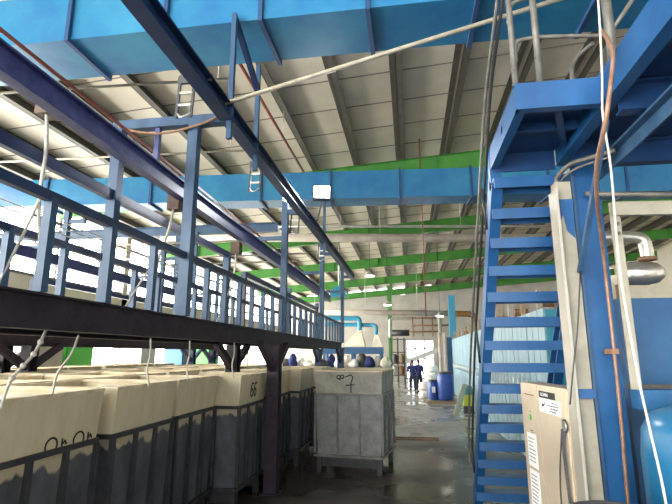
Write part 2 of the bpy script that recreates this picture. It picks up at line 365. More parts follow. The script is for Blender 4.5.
# ------------------------------------------------------------------ ducts
def duct(name, label, p0, ang, x0, x1, seams, zb, h, dp):
    t = thing(name, label, 'duct', (p0[0], p0[1], zb), 'blue air ducts under the roof')
    T = Matrix.Translation((p0[0], p0[1], 0)) @ Matrix.Rotation(ang, 4, 'Z')
    MB().box(x0, x1, 0, dp, zb, zb + h).bevel(.012, 2).xf(T).build('duct_body', m_duct, t)
    for x in seams:
        b = MB(); o = .045; w = .024
        b.box(x - w, x + w, -o, 0, zb - o, zb + h + o); b.box(x - w, x + w, dp, dp + o, zb - o, zb + h + o)
        b.box(x - w, x + w, 0, dp, zb - o, zb); b.box(x - w, x + w, 0, dp, zb + h, zb + h + o)
        b.xf(T).build('flange', m_seam, t)
    return t
duct('air_duct', 'big bright blue square duct crossing overhead nearest the camera', (0, 4.32), 0, -8.2, 6, [-7.4, -6.2, -4.95, -3.72, -2.54, -1.46, -.32, .78, 1.95, 3.1], 5.49, .62, .74)
duct('air_duct', 'long blue duct crossing behind the lit flood lamp, farther of the two', (0, 10.55), R(4.2), -10, 6.5, [-8.6, -6.0, -3.33, -1.7, -.11, 1.5, 3.2, 4.87], 5.50, .66, .6)

# long pipes under the roof
def pipe(label, pts, r, m, name='ceiling_pipe', cat='pipe', n=12, group=None, rods=()):
    if not rods: return tag(MB().tube(pts, r, n).build(name, m), label, cat, group)
    t = thing(name, label, cat, pts[0], group)
    MB().tube(pts, r, n).build('pipe', m, t)
    p, q = Vector(pts[0]), Vector(pts[-1])
    for f in rods:
        c = p.lerp(q, f); MB().tube([c + Vector((0, 0, r * .8)), (c.x, c.y, zr(c.x) + .25)], .008, 6).build('hanger_rod', m_galv, t)
    return t
pipe('thin pale conduit rising rightward from the crane rail toward the stair railing', [(-1.76, 4.16, 4.44), (2.0, 4.16, 5.37)], .022, m_cond, 'conduit', 'conduit')
pipe('thin pale conduit just below the near blue duct at upper left', [(-10.5, 6, 6.13), (-2.4, 6, 5.91)], .02, m_cond, 'conduit', 'conduit', rods=(.3, .6, .97))
pipe('thin pale conduit above the farther blue duct at left', [(-9.5, 9, 6.28), (-3.3, 9, 6.17)], .022, m_cond, 'conduit', 'conduit', rods=(.05, .5, .95))
pipe('long pale lagged pipe crossing under the green rafters behind the farther blue duct', [(-9, 16.2, 6.25), (4.5, 16.2, 5.72)], .15, m_clad, 'lagged_pipe', rods=(.1, .35, .6, .85))
pipe('thin grey pipe running just above the long pale lagged pipe', [(-9, 15.9, 6.58), (4.5, 15.9, 6.05)], .05, m_galv, 'ceiling_pipe', rods=(.2, .5, .8))
pipe('red pipe running lengthwise under the roof behind the crane rail hangers', [(-2.55, 4.6, 6.55), (-2.55, 14, 6.55)], .028, m_red, 'sprinkler_pipe', rods=(.05, .5, .95))
pipe('thin red pipe dropping vertically from the roof beside the stair', [(.42, 12.1, 7.62), (.42, 12.1, 2.9)], .016, m_red, 'drop_pipe')
fp = thing('lagged_pipe', 'pinkish lagged pipe with an orange end crossing in front of the end wall', 'pipe', (-1, 28, 4.2))
MB().tube([(-6.5, 28, 4.50), (2.2, 28, 4.24)], .16, 14).build('pipe_body', m_clad, fp)
MB().tube([(2.2, 28, 4.24), (3.3, 28, 4.22)], .17, 14).build('pipe_end', m_orange, fp)
for x in (-5.5, -2.5, .5): MB().tube([(x, 28, 4.4), (x, 28, zr(x) + .25)], .012, 6).build('hanger_rod', m_galv, fp)
MB().tube(bez([(3.3, 28, 4.22), (3.6, 28, 4.1), (3.65, 28, 3.7)]), .17, 14).build('elbow', m_rust, fp)

# ------------------------------------------------------------------ lamps
fl_ = thing('flood_lamp', 'square flood lamp glowing white in front of the farther blue duct', 'lamp', (-1.57, 8.6, 4.86))
aim = Matrix.Translation((-1.57, 8.6, 5.03)) @ Matrix.Rotation(R(11), 4, 'Z') @ Matrix.Rotation(R(-16), 4, 'X')
MB().box(-.17, .17, .0, .09, -.15, .15).bevel(.015).xf(aim.copy()).build('housing', m_dark, fl_)
MB().box(-.145, .145, -.012, .0, -.125, .125).xf(aim.copy()).build('lens', m_lens, fl_)
MB().bar((-1.57, 8.66, 4.9), (-1.66, 8.66, 4.5), .03, .03).bar((-1.66, 8.66, 4.5), (-1.75, 8.66, 4.45), .03, .03).build('bracket', m_dark, fl_)
sl = thing('spot_lamp', 'small round lamp glowing on the walkway post below the flood lamp', 'lamp', (-2.1, 7.8, 4.6))
MB().tube([(-2.02, 7.78, 4.66), (-2.0, 7.64, 4.62)], [.05, .08], 14).build('housing', m_dark, sl)
MB().tube([(-2.0, 7.638, 4.62), (-1.999, 7.63, 4.618)], .07, 14).build('lens', m_lens2, sl)
hl = [((-.95, 22, 4.18), 'round white hanging lamp in front of the end wall, above the cream hopper'), ((-1.42, 18, 4.9), 'round white hanging lamp under the green rafters right of the walkway end'), ((1.5, 24, 3.8), 'round white hanging lamp above the blue drums')]
for p, l in hl:
    t = thing('pendant_lamp', l, 'lamp', p, 'pendant lamps at the far end')
    MB().lathe([(.03, .22), (.05, .2), (.19, .06), (.2, .02), (.2, 0)][::-1], p, 18).build('shade', m_white, t)
    MB().lathe([(.17, -.01), (.17, 0)], p, 18).build('diffuser', m_lens2, t)
    MB().tube([(p[0], p[1], p[2] + .2), (p[0], p[1], zr(p[0]) + .1)], .01, 6).build('cord', m_black, t)

# ------------------------------------------------------------------ dye tubs
FX, FY = .025, .018
def tub(label, L=1.17, W=1.2, liner=None, panel=None, bar=None, full=True, marks=None, group='dye tubs'):
    liner = liner or m_cream; panel = panel or m_grey; bar = bar or m_bar
    t = thing('dye_tub', label, 'tub', (0, 0, 0), group)
    x, y = W / 2 - .05, L / 2 - .04
    MB().frus(-x + .03, x - .03, -y + .03, y - .03, .27, 1.31, .03, .03).build('lower_panel', panel, t)
    b = MB()      # liner as an open flared shell with a lip
    zb, zt, wl = 1.30, 1.70, .035
    b.frus(-x, x, -y, y, zb, zt, FX, FY)
    b.b.faces.ensure_lookup_table()
    bmesh.ops.delete(b.b, geom=[b.b.faces[1]], context='FACES_ONLY')
    for f in list(b.b.faces): pass
    li = b.build('liner', liner, t)
    md = li.modifiers.new('wall', 'SOLIDIFY'); md.thickness = wl; md.offset = -1
    b = MB(); xo, yo = x + FX + .005, y + FY + .005
    for a in ((-xo, xo, -yo, -yo + .05), (-xo, xo, yo - .05, yo), (-xo, -xo + .05, -yo + .05, yo - .05), (xo - .05, xo, -yo + .05, yo - .05)): b.box(*a, 1.69, 1.715)
    b.build('rim', m_lip, t)
    b = MB()
    n = 10
    for i in range(n + 1):
        for j in range(n + 1):
            u, v = i / n, j / n
            b.b.verts.new(((u - .5) * 2 * (x + .01), (v - .5) * 2 * (y + .0), 1.63 + .03 * math.sin(u * 9 + v * 5) + .02 * math.sin(v * 17 - u * 6)))
    b.b.verts.ensure_lookup_table()
    for i in range(n):
        for j in range(n):
            f = b.b.faces.new([b.b.verts[q] for q in (i * (n + 1) + j, (i + 1) * (n + 1) + j, (i + 1) * (n + 1) + j + 1, i * (n + 1) + j + 1)]); f.smooth = True
    b.build('cover_cloth', m_cover, t)
    for sx in (-1, 1):
        for sy in (-1, 1):
            MB().box(sx * (x - .06) - .04, sx * (x - .06) + .04, sy * (y - .06) - .04, sy * (y - .06) + .04, 0, .27).build('foot', m_bar, t)
    for sy in (-1, 1): MB().box(-x + .02, x - .02, sy * (y - .10) - .05, sy * (y - .10) + .05, .10, .27).build('skid', m_bar, t)
    if full:
        for (z, nm) in ((1.30, 'top_frame'), (.28, 'bottom_frame')):
            b = MB(); e = .012
            for sy in (-1, 1): b.box(-x - e, x + e, sy * (y + e) - .02, sy * (y + e) + .02, z - .02, z + .02)
            for sx in (-1, 1): b.box(sx * (x + e) - .02, sx * (x + e) + .02, -y, y, z - .02, z + .02)
            b.build(nm, bar, t)
        for sx in (-1, 1):
            for k in range(4):
                yy = -y + 2 * y * k / 3
                MB().box(sx * (x + .01) - .02, sx * (x + .01) + .02, yy - .022, yy + .022, .32, 1.28).build('stay', bar, t)
        for sy in (-1, 1):
            for k in (1, 2):
                xx = -x + 2 * x * k / 3
                MB().box(xx - .015, xx + .015, sy * (y + .01) - .015, sy * (y + .01) + .015, .32, 1.28).build('stay', bar, t)
        if marks: marks(t, x, y)
    return t
def strokes(t, face, x, y, lines, name, w=.018):
    """hand painted strokes; face '+x' or '-y'; lines in (u along, v height) metres"""
    b = MB()
    for ln in lines:
        pts = []
        for (u, v) in ln:
            f = (v - 1.30) / .40
            pts.append((x + FX * f + .004, u, v) if face == '+x' else (u, -(y + FY * f + .004), v))
        nrm = (1, 0, -.058) if face == '+x' else (0, -1, -.042)
        for p, q in zip(pts, pts[1:]):
            d = (Vector(q) - Vector(p)).normalized() * w * .35
            b.bar(Vector(p) - d, Vector(q) + d, w, .004, nrm)
    b.build(name, m_ink, t)
def arc(cx, cy, rx, ry, a0, a1, n=10): return [(cx + rx * math.cos(R(a0 + (a1 - a0) * k / n)), cy + ry * math.sin(R(a0 + (a1 - a0) * k / n))) for k in range(n + 1)]
def six(c): return [[(c + .05, 1.585)] + arc(c + .0, 1.50, .045, .085, 100, 180, 5) + arc(c, 1.455, .045, .05, 180, 540, 12)]
def mark66(t, x, y): strokes(t, '+x', x, y, six(-.06) + six(.08), 'painted_number', .026)
def mark1(t, x, y):
    for c in (.02, .32):
        L = [arc(c, 1.345, .06, .055, -20, 200, 10), [(c + .11, 1.375), (c + .115, 1.30)], [(c + .115, 1.335), (c + .14, 1.36), (c + .16, 1.335)]]
        strokes(t, '+x', x, y, L, 'painted_mark', .013)
def mark7(t, x, y):
    c = .02
    strokes(t, '-y', x, y, [[(c - .07, 1.60), (c + .03, 1.64), (c + .07, 1.60), (c + .035, 1.5), (c + .03, 1.34)], [(c - .06, 1.46), (c + .09, 1.47)],
        arc(c - .19, 1.60, .03, .03, 0, 360), arc(c - .125, 1.605, .03, .03, 0, 360), [(c - .22, 1.58), (c - .16, 1.555)]], 'painted_number', .02)
def put(t, x, y, rz=0): t.location = (x, y, 0); t.rotation_euler.z = rz; return t
put(tub('cream and grey dye tub nearest the camera with half cut off writing on it', marks=mark1), -3.16, 3.34)
put(tub('cream and grey dye tub in the front row, second from the camera'), -3.13, 4.60, R(.6))
put(tub('cream and grey dye tub in the front row next before the tub marked 66'), -3.16, 5.84)
put(tub('cream and grey dye tub marked 66 beside the dark walkway column', marks=mark66), -2.83, 6.98, R(-.5))
put(tub('cream and grey dye tub just behind the dark walkway column'), -2.80, 8.46)
put(tub('cream and grey dye tub in the front row, second beyond the dark walkway column'), -2.62, 9.72)
put(tub('cream dye tub at the far end of the front row left of tub 7'), -2.45, 11.0)
put(tub('cream and grey dye tub nearest the camera, half outside the left edge'), -3.2, 2.1)
put(tub('grey dye tub marked 7 standing alone on the wet floor', L=1.32, W=1.28, liner=m_cream2, panel=m_grey2, bar=m_bar2, marks=mark7), -1.02, 9.32, R(-7))
proto = tub('dye tub in the back rows behind the front row, only its cream rim showing', full=False, group='back row dye tubs'); first = True
for r, x in enumerate((-4.42, -5.62, -7.9)):
    for k in range(9):
        t = proto if first else copy_tree(proto); first = False
        put(t, x + random.uniform(-.03, .03), 3.1 + r * .5 + k * 1.24 + random.uniform(-.03, .03), R(random.uniform(-1.2, 1.2)))

# ropes hanging from the deck onto the tubs
rp = [((-2.3, 2.80), 'knotted white rope hanging from the deck onto the nearest tub', .3), ((-2.62, 3.55), 'slanting white rope hanging from the deck over the nearest tub corner', .25), ((-2.45, 2.42), 'white rope hanging from the deck at the left edge', .2), ((-2.45, 4.35), 'white rope hanging from the deck onto the second front row tub', .0), ((-2.5, 5.3), 'white rope hanging from the deck onto the third front row tub', .02), ((-2.3, 6.2), 'white rope hanging from the deck onto the tub marked 66', .02)]
for i, ((x, y), l, dx) in enumerate(rp):
    pts = [(x, y, 2.15), (x + .01, y - dx * .3, 2.0), (x - .01, y - dx * .7, 1.86), (x + .02, y - dx, 1.70)]
    r = thing('hanging_rope', l, 'rope', (x, y, 1.7), 'ropes under the walkway')
    MB().tube(bez(pts), .009, 8).build('rope', m_rope, r)
    if i == 0:
        for k in range(1, 5):
            c = bez(pts)[k * 3]; MB().lathe([(.006, -.018), (.017, -.008), (.017, .008), (.006, .018)], c, 10).build('knot', m_rope, r)
hr = [((-2.85, 3.17, 3.99), (-2.83, 3.30, 2.40), 'white hoist rope hanging from the trolley inside the near railing'), ((-2.6, 4.9, 3.7), (-2.75, 4.75, 2.38), 'white hoist rope beside the tall near walkway post'), ((-2.6, 6.9, 3.6), (-2.65, 6.9, 2.38), 'white hoist rope farther along the near walkway')]
for p, q, l in hr:
    h = thing('hoist_rope', l, 'rope', q, 'hoist ropes in the walkway')
    mid = [(p[0] + (q[0] - p[0]) * t + .02 * math.sin(t * 9), p[1] + (q[1] - p[1]) * t, p[2] + (q[2] - p[2]) * t) for t in (0, .25, .5, .75, 1)]
    MB().tube(bez(mid), .014, 8).build('rope', m_rope, h)
    MB().tube(bez([mid[2], (mid[3][0] - .05, mid[3][1] - .12, mid[3][2] + .1), (q[0] - .1, q[1] - .3, q[2])]), .011, 8).build('tail', m_rope, h)
    MB().box(p[0] - .07, p[0] + .07, p[1] - .04, p[1] + .1, p[2] - .1, p[2] + .08).bevel(.015).build('trolley', m_trol, h)

# ------------------------------------------------------------------ stair and platform
st = thing('steel_stair', 'steep royal blue open tread steel stair rising to the platform', 'stair', (1.1, 6, 0))
SX0, SX1 = .845, 1.62
for X in (SX0, SX1):
    s = 1 if X == SX0 else -1
    b = MB(); p, q = Vector((X, 7.32, .0)), Vector((X, 4.45, 3.58)); b.channel(p, q, .10, .2, s, .016)
    b.bar((X, 4.46, 3.5), (X, 4.46, 3.88), .10, .1, (0, 1, 0)).build('stringer', m_stair, st)
for n in range(1, 16):
    t = n / 15; y, z = 7.3 - 2.87 * t, 3.585 * t
    b = MB(); b.box(SX0 - .04, SX1 + .04, y - .12, y + .10, z - .03, z - .012); b.box(SX0 - .04, SX1 + .04, y + .085, y + .10, z - .11, z - .03); b.box(SX0 - .04, SX1 + .04, y - .12, y - .105, z - .11, z - .03)
    b.build('tread', m_stair, st)
for X, dy, m in ((.785, 0, m_black), (.745, .06, m_rails)):
    MB().tube(bez([(X, 7.0 + dy, .55), (X, 6.9 + dy, .98), (X, 6.1 + dy, 2.13), (X, 4.65 + dy, 3.68), (X, 4.05, 4.30), (X + .02, 3.4, 4.75), (X + .03, 3.3, 5.2)]), .014, 8).build('handrail', m, st)
for y, z in ((6.95, .48), (5.8, 1.9), (4.75, 3.2)):
    MB().tube([(SX0 - .06, y, z), (.765, y, z + .42)], .013, 8).build('rail_post', m_black, st)
pf = thing('stair_platform', 'small blue steel landing platform at the top of the stair', 'platform', (1.1, 3.9, 3.7))
PX0, PX1, PY0, PY1 = .80, 1.375, 3.26, 4.42
MB().box(PX0 + .02, PX1, PY0 + .02, PY1, 3.84, 3.87).build('floor_plate', m_stair_shade, pf)
MB().box(PX0, PX1, PY0, PY0 + .016, 3.69, 3.89).box(PX0, PX1, PY0 + .016, PY0 + .07, 3.69, 3.704).build('front_fascia', m_stair, pf)
MB().box(PX0, PX0 + .016, PY0 + .016, PY1, 3.69, 3.89).box(PX0 + .016, PX0 + .07, PY0 + .07, PY1, 3.69, 3.704).build('side_fascia', m_stair, pf)
MB().box(PX0 + .016, PX1, PY1 - .016, PY1, 3.66, 3.84).build('back_fascia', m_stair_shade, pf)
MB().bar((PX0 + .3, PY0 + .1, 3.79), (PX1, PY1 - .3, 3.79), .05, .08).bar((PX0, 3.8, 3.8), (PX1, 3.8, 3.8), .05, .07).build('joist', m_stair_shade, pf)
rg = thing('platform_railing', 'grey bent pipe railing standing on the landing platform', 'railing', (1.1, 3.3, 3.89))
for x, r in ((.815, .022), (.985, .024), (1.49, .034)):
    MB().tube([(x, 3.3, 3.89 if x < 1.4 else 3.9), (x, 3.3, 5.1)], r, 12).build('rail_post', m_rails, rg)
MB().tube(bez([(.83, 3.3, 4.08), (.835, 3.3, 4.2), (.88, 3.3, 4.26), (1.1, 3.3, 4.265), (1.49, 3.3, 4.23)]), .016, 10).build('lower_rail', m_rails, rg)
MB().tube(bez([(.80, 3.3, 4.40), (.82, 3.3, 4.53), (.88, 3.3, 4.59), (1.1, 3.3, 4.62), (1.49, 3.3, 4.62)]), .016, 10).build('upper_rail', m_rails, rg)
MB().tube(bez([(1.37, 3.75, 3.88), (1.37, 3.75, 4.25), (1.42, 3.75, 4.36), (1.49, 3.6, 4.38)]), .018, 10).build('bent_rail', m_rails, rg)
MB().tube([(1.49, 3.3, 4.25), (1.75, 3.3, 4.62)], .016, 10).build('brace', m_rails, rg)
mz = thing('mezzanine', 'blue steel mezzanine floor overhead at the right edge', 'mezzanine', (2.5, 3, 3.6))
MB().channel((1.43, -2, 3.82), (1.43, 4.44, 3.82), .09, .24, -1, .016).build('edge_beam', m_stair, mz)
MB().box(1.47, 4.6, -2, 4.44, 3.86, 3.92).build('floor_plate', m_stair_shade, mz)
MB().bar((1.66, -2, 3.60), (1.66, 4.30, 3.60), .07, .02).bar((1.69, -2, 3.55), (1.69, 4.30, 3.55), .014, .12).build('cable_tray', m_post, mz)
for y in (1.2, 2.4, 3.3, 4.3): MB().ibeam((1.48, y, 3.74), (4.6, y, 3.74), .1, .22).build('joist', m_stair_shade, mz)
MB().box(1.45, 1.66, 4.22, 4.42, 0.02, 3.63).build('column', m_stair, mz)
MB().box(1.425, 1.45, 4.20, 4.44, 0.02, 3.63).build('column_flange', m_post, mz)
MB().box(4.2, 4.4, 4.2, 4.4, 0, 3.63).build('column', m_stair, mz)

# cream column, angle brace, cabinet, pipes
cc = thing('cream_column', 'chipped cream steel column between the stair and the blue mezzanine column', 'column', (1.33, 4.17, 0))
MB().box(1.285, 1.415, 4.19, 4.30, 0, 3.46).build('web', m_creamst, cc)
MB().box(1.262, 1.285, 4.12, 4.31, 0, 3.38).bevel(.004).build('flange', m_white, cc)
MB().poly([(1.29, 4.186, 3.30), (1.30, 4.186, 3.10), (1.33, 4.186, 3.16), (1.35, 4.186, 3.02), (1.41, 4.186, 2.95), (1.42, 4.186, 3.30)], (0, .004, 0)).build('bare_patch', m_stair, cc)
MB().box(1.288, 1.424, 4.15, 4.19, 1.66, 1.73).build('clamp', m_stair, cc)
tag(MB().bar((1.475, 3.5, 3.68), (1.395, 4.13, 2.65), .035, .035).build('angle_brace', m_post), 'light blue angle brace slanting down from the mezzanine in front of the blue column', 'brace')
tag(MB().tube(bez([(1.39, 4.10, 2.66), (1.31, 4.06, 2.2), (1.25, 4.06, 1.9), (1.205, 4.08, 1.62)]), .006, 6).build('black_cable', m_black), 'thin black cable slanting across the cream column to the cabinet', 'cable')
cp = [(1.43, 3.15, 3.945), (1.42, 3.17, 4.1), (1.375, 3.17, 3.7), (1.33, 3.17, 3.48), (1.40, 3.6, 3.26), (1.54, 4.0, 2.73), (1.56, 4.06, 2.1), (1.565, 4.10, 1.5), (1.56, 4.13, .95), (1.56, 4.13, .1)]
cpp = thing('copper_pipe', 'rusty copper coloured pipe running down the front of the blue column', 'pipe', (1.56, 4.1, .1))
MB().tube(bez([(1.38, 3.18, 4.2), (1.36, 3.05, 4.02), (1.306, 2.9, 3.79), (1.22, 2.9, 3.39), (1.28, 3.3, 3.15)] + cp[5:]), .014, 10).build('pipe', m_cop, cpp)
MB().box(1.535, 1.585, 4.04, 4.20, 2.0, 2.04).build('clip', m_rust, cpp)
tag(MB().tube(bez([(1.37, 3.12, 5.0), (1.352, 3.1, 4.377), (1.318, 3.1, 3.824), (1.291, 3.1, 3.523), (1.298, 3.1, 3.142), (1.277, 3.1, 2.499), (1.302, 3.1, 1.909), (1.33, 3.1, 1.579), (1.363, 3.1, 1.195), (1.37, 3.1, .6), (1.37, 3.1, .01)]), .0075, 8).build('white_rope', m_rope), 'long thin white rope hanging from the platform railing down to the floor', 'rope')
tag(MB().tube(bez([(1.33, 4.26, 3.46), (1.33, 4.24, 3.52), (1.40, 4.1, 3.58), (1.52, 3.9, 3.56), (1.64, 3.8, 3.56)]), .02, 8).tube(bez([(1.36, 4.26, 3.46), (1.37, 4.2, 3.5), (1.44, 4.06, 3.53), (1.6, 3.84, 3.52)]), .01, 8).build('cable_bundle', m_rails), 'grey cable bundle bending over the top of the cream column', 'cable')

cab = thing('control_cabinet', 'tall beige control cabinet at the foot of the cream column', 'cabinet', (1.25, 4.7, 0))
A, Bp = Vector((1.14, 5.42, 0)), Vector((1.268, 4.345, 0)); dv = (A - Bp).normalized(); ang = math.atan2(dv.y, dv.x) - math.pi / 2
TC = Matrix.Translation(Bp) @ Matrix.Rotation(ang, 4, 'Z')      # local: +y along the cabinet away from the viewer, +x into it
CL = (A - Bp).length; SM = .62      # seam position
MB().box(0, .20, 0.0, CL, 0, 1.715).bevel(.012).xf(TC).build('body', m_cab, cab)
MB().box(-.012, 0, .03, SM, .05, 1.69).bevel(.004).xf(TC).build('door', m_cab, cab)
MB().box(-.014, -.002, SM + .012, CL - .012, .05, 1.705).bevel(.004).xf(TC).build('side_panel', m_cab, cab)
stk = MB().box(-.0155, -.012, .13, .58, 1.48, 1.60).xf(TC).build('sticker', m_paper, cab)
MB().box(-.0165, -.0125, .22, .575, 1.605, 1.665).xf(TC).build('name_plate', m_ink, cab)
def text(body, size, T, m, name, parent, sx=1.):
    cu = bpy.data.curves.new(name, 'FONT'); cu.body = body; cu.size = size; cu.extrude = .0006; cu.align_x = 'CENTER'; cu.align_y = 'CENTER'
    tmp = bpy.data.objects.new('t', cu); C.objects.link(tmp)
    me = bpy.data.meshes.new_from_object(tmp.evaluated_get(bpy.context.evaluated_depsgraph_get())); bpy.data.objects.remove(tmp)
    me.transform(Matrix.Diagonal((sx, 1, 1, 1))); me.transform(T); me.transform(Matrix.Translation(-sum((q.location for q in (parent, parent.parent) if q), Vector())))
    me.materials.clear(); me.materials.append(m); o = bpy.data.objects.new(name, me); C.objects.link(o); o.parent = parent; return o
FT = Matrix(((0, 0, -1, 0), (-1, 0, 0, 0), (0, 1, 0, 0), (0, 0, 0, 1)))      # text facing local -x, reading toward -y
text('LOAN', .042, TC @ Matrix.Translation((-.0172, .455, 1.635)) @ FT, m_paper, 'plate_lettering', cab, 1.5)
b = MB()
for (y0, y1, z) in ((.20, .30, 1.575), (.16, .42, 1.55), (.18, .34, 1.525), (.22, .36, 1.502)):
    yy = y0
    while yy < y1 - .02: w = random.uniform(.02, .05); b.box(-.0172, -.0155, yy, min(yy + w, y1), z - .006, z + .006); yy += w + .012
b.poly([(-.0172, .54, 1.515), (-.0172, .43, 1.585), (-.0172, .47, 1.54)], (.0017, 0, 0)).poly([(-.0172, .52, 1.555), (-.0172, .44, 1.55), (-.0172, .53, 1.53)], (.0017, 0, 0))
b.xf(TC).build('sticker_print', m_ink, cab)
for (z0, z1) in ((.93, 1.24), (.50, .90)):
    o = MB().box(-.0165, -.014, SM + .12, SM + .36, z0, z1).xf(TC).build('paper_notice', m_paper, cab)
    b = MB(); z = z1 - .05
    while z > z0 + .04: b.box(-.0178, -.0165, SM + .15 + random.uniform(0, .06), SM + .33, z, z + .008); z -= .035
    b.xf(TC).build('printed_lines', m_louv, cab)
MB().box(-.0165, -.014, SM + .20, SM + .25, 1.37, 1.42).box(-.0165, -.014, SM + .21, SM + .235, 1.44, 1.455).xf(TC).build('green_mark', m_greenm, cab)
MB().box(-.0165, -.014, SM + .20, SM + .25, 1.265, 1.275).box(-.0165, -.014, SM + .19, SM + .22, 1.25, 1.258).xf(TC).build('small_print', m_ink, cab)
b = MB(); b.tube([(-.02, .06, 1.42), (-.012, .06, 1.42)], .055, 20).xf(TC).build('cable_hole', m_black, cab)
MB().tube([(-.032, .05, 1.42), (-.02, .05, 1.42)], .04, 16).xf(TC).build('cable_gland', m_galv, cab)
for k, (dy, dz) in enumerate(((.06, 0), (.10, -.01), (.03, -.02))):
    MB().tube(bez([(-.03, dy, 1.40 + dz), (-.04, dy + .02, 1.25), (-.03, dy + (.12 if k == 1 else .03), 1.0), (-.03, dy + (.14 if k == 1 else .01), .7), (-.03, dy + .1 * k * .5, .1)]), .006 if k else .010, 8).xf(TC).build('cable', m_dark, cab)
MB().box(-.0165, -.013, SM + .10, SM + .36, 1.60, 1.612).xf(TC).build('scratch', m_rust, cab)
# black drum in the foreground
dr = thing('black_drum', 'black drum whose rim just shows at the bottom edge beside the cabinet', 'drum', (1.07, 2.93, 0))
MB().lathe([(.25, 0), (.26, .02), (.26, .35), (.27, .37), (.26, .39), (.26, .76), (.27, .78), (.26, .80), (.26, 1.12), (.27, 1.13), (.27, 1.15)], (1.07, 2.93, 0), 32).build('body', m_black, dr)
MB().lathe([(.27, 1.15), (.275, 1.16), (.27, 1.175), (.245, 1.175), (.24, 1.152)], (1.07, 2.93, 0), 32).build('rim', m_dark, dr)

# machine group at the right edge
fr = thing('machine_frame', 'cream steel angle frame with a bolted top channel right of the blue column', 'frame', (1.8, 4.0, 0))
MB().bar((1.665, 4.02, 1.74), (1.665, 4.02, 3.2), .07, .012, (0, 1, 0)).bar((1.70, 4.05, 1.74), (1.70, 4.05, 3.2), .012, .07, (0, 1, 0)).build('post', m_creamst, fr)
MB().channel((1.64, 4.0, 3.14), (3.4, 4.0, 3.10), .05, .11, 1, .012).build('top_channel', m_creamst, fr)
for z in (3.12, 3.02, 2.94): MB().tube([(1.67, 4.0, z), (1.67, 3.985, z)], .012, 8).build('bolt', m_dark, fr)
MB().tube([(1.52, 4.16, 3.33), (3.0, 4.1, 3.22)], .022, 8).build('strut', m_rails, fr)
dm = thing('blue_machine', 'dull dark blue machine casing behind the cream angle frame', 'machine', (3, 5, 0))
MB().box(1.9, 4.4, 4.75, 5.6, .1, 2.50).bevel(.02).build('casing', m_dblue, dm)
MB().box(1.66, 3.6, 3.98, 4.12, 1.60, 1.74).box(3.4, 3.52, 3.98, 4.12, 0, 1.60).build('front_beam', m_dblue, dm)
MB().box(1.9, 4.4, 4.70, 4.75, 1.70, 1.74).build('edge_strip', m_rails, dm)
for x in (2.0, 4.3): MB().box(x - .06, x + .06, 4.9, 5.02, 0, .1).build('foot', m_dark, dm)
tk = thing('blue_tank', 'bright blue tank with rounded shoulder at the lower right edge', 'tank', (2.0, 3.75, 0))
MB().lathe([(.40, 0), (.42, .05), (.42, 1.35), (.40, 1.52), (.34, 1.62), (.2, 1.68), (.03, 1.70)], (1.88, 3.50, 0), 36).build('shell', m_tank, tk)
MB().tube([(1.98, 3.14, 1.2), (1.98, 3.04, 1.2)], .03, 10).build('valve', m_galv, tk)
MB().box(1.93, 2.03, 3.06, 3.14, 1.50, 1.64).bevel(.01).build('green_tag', m_greenm, tk)
MB().tube(bez([(1.66, 3.22, 1.66), (1.62, 3.12, 1.6), (1.60, 3.12, 1.3), (1.60, 3.12, .6)]), .008, 8).build('hose', m_rails, tk)
sv = thing('foil_duct_valve', 'foil lagged pipe with elbow and fat valve body right of the cream frame', 'pipe', (2.3, 5, 2.6))
MB().tube(bez([(1.9, 5.15, 3.17), (2.2, 5.15, 3.17), (2.36, 5.15, 3.14), (2.39, 5.15, 3.04), (2.39, 5.15, 2.95)]), .062, 18).build('elbow', m_silver, sv)
MB().tube([(2.39, 5.15, 2.95), (2.39, 5.15, 2.92)], .085, 18).build('flange', m_rust, sv)
MB().tube([(2.10, 5.15, 2.79), (2.13, 5.15, 2.79), (2.18, 5.15, 2.79), (2.36, 5.15, 2.79), (2.46, 5.15, 2.79), (2.52, 5.15, 2.79)], [.05, .10, .115, .12, .10, .05], 20).build('valve_body', m_silver, sv)
MB().tube([(2.12, 5.15, 2.68), (2.12, 5.15, 2.5)], .06, 12).build('outlet', m_rust, sv)

# ------------------------------------------------------------------ pale blue panel row along the right of the aisle
for k in range(14):
    y0 = 8.35 + 1.28 * k
    l = ['pale blue ribbed panel cabinet nearest the stair, with a teal end', 'pale blue ribbed panel cabinet second from the stair'][k] if k < 2 else 'pale blue ribbed panel cabinet in the row right of the aisle'
    t = thing('panel_cabinet', l, 'cabinet', (2.6, y0 + .62, 0), 'pale blue panel cabinets')
    MB().box(2.22, 3.2, y0, y0 + 1.25, 0, 2.72).bevel(.01).build('casing', m_pale if k else m_teal, t)
    for q in range(3):
        MB().box(2.19, 2.22, y0 + .03 + q * .41, y0 + .40 + q * .41, .08, 2.74).bevel(.012).build('door', m_pale, t)
    for q in range(3):
        MB().tube([(2.165, y0 + .08 + q * .41, 1.3), (2.165, y0 + .08 + q * .41, 1.55)], .012, 8).build('handle', m_galv, t)
    MB().box(2.26, 2.34, y0 + .58, y0 + .66, 2.72, 3.12).build('post_cap', m_wood if k % 2 else m_creamst, t)
for k in range(7):
    y0 = 9.0 + 2.3 * k
    tag(MB().tube([(2.6, y0, 2.72), (2.6, y0, 2.86), (2.6, y0 + .08, 2.93), (2.6, y0 + .6, 2.95), (2.6, y0 + 1.0, 2.95), (2.6, y0 + 1.06, 2.86), (2.6, y0 + 1.08, 2.72)], .045, 8).tube([(2.45, y0 + .5, 2.95), (2.75, y0 + .5, 2.95)], .09, 10).build('valve_pipe', m_rust),
        'rusty brown valve pipe on top of the pale blue cabinets behind the stair' if k == 0 else 'rusty brown valve pipe on top of the pale blue cabinet row', 'pipe', 'valve pipes on the cabinets')

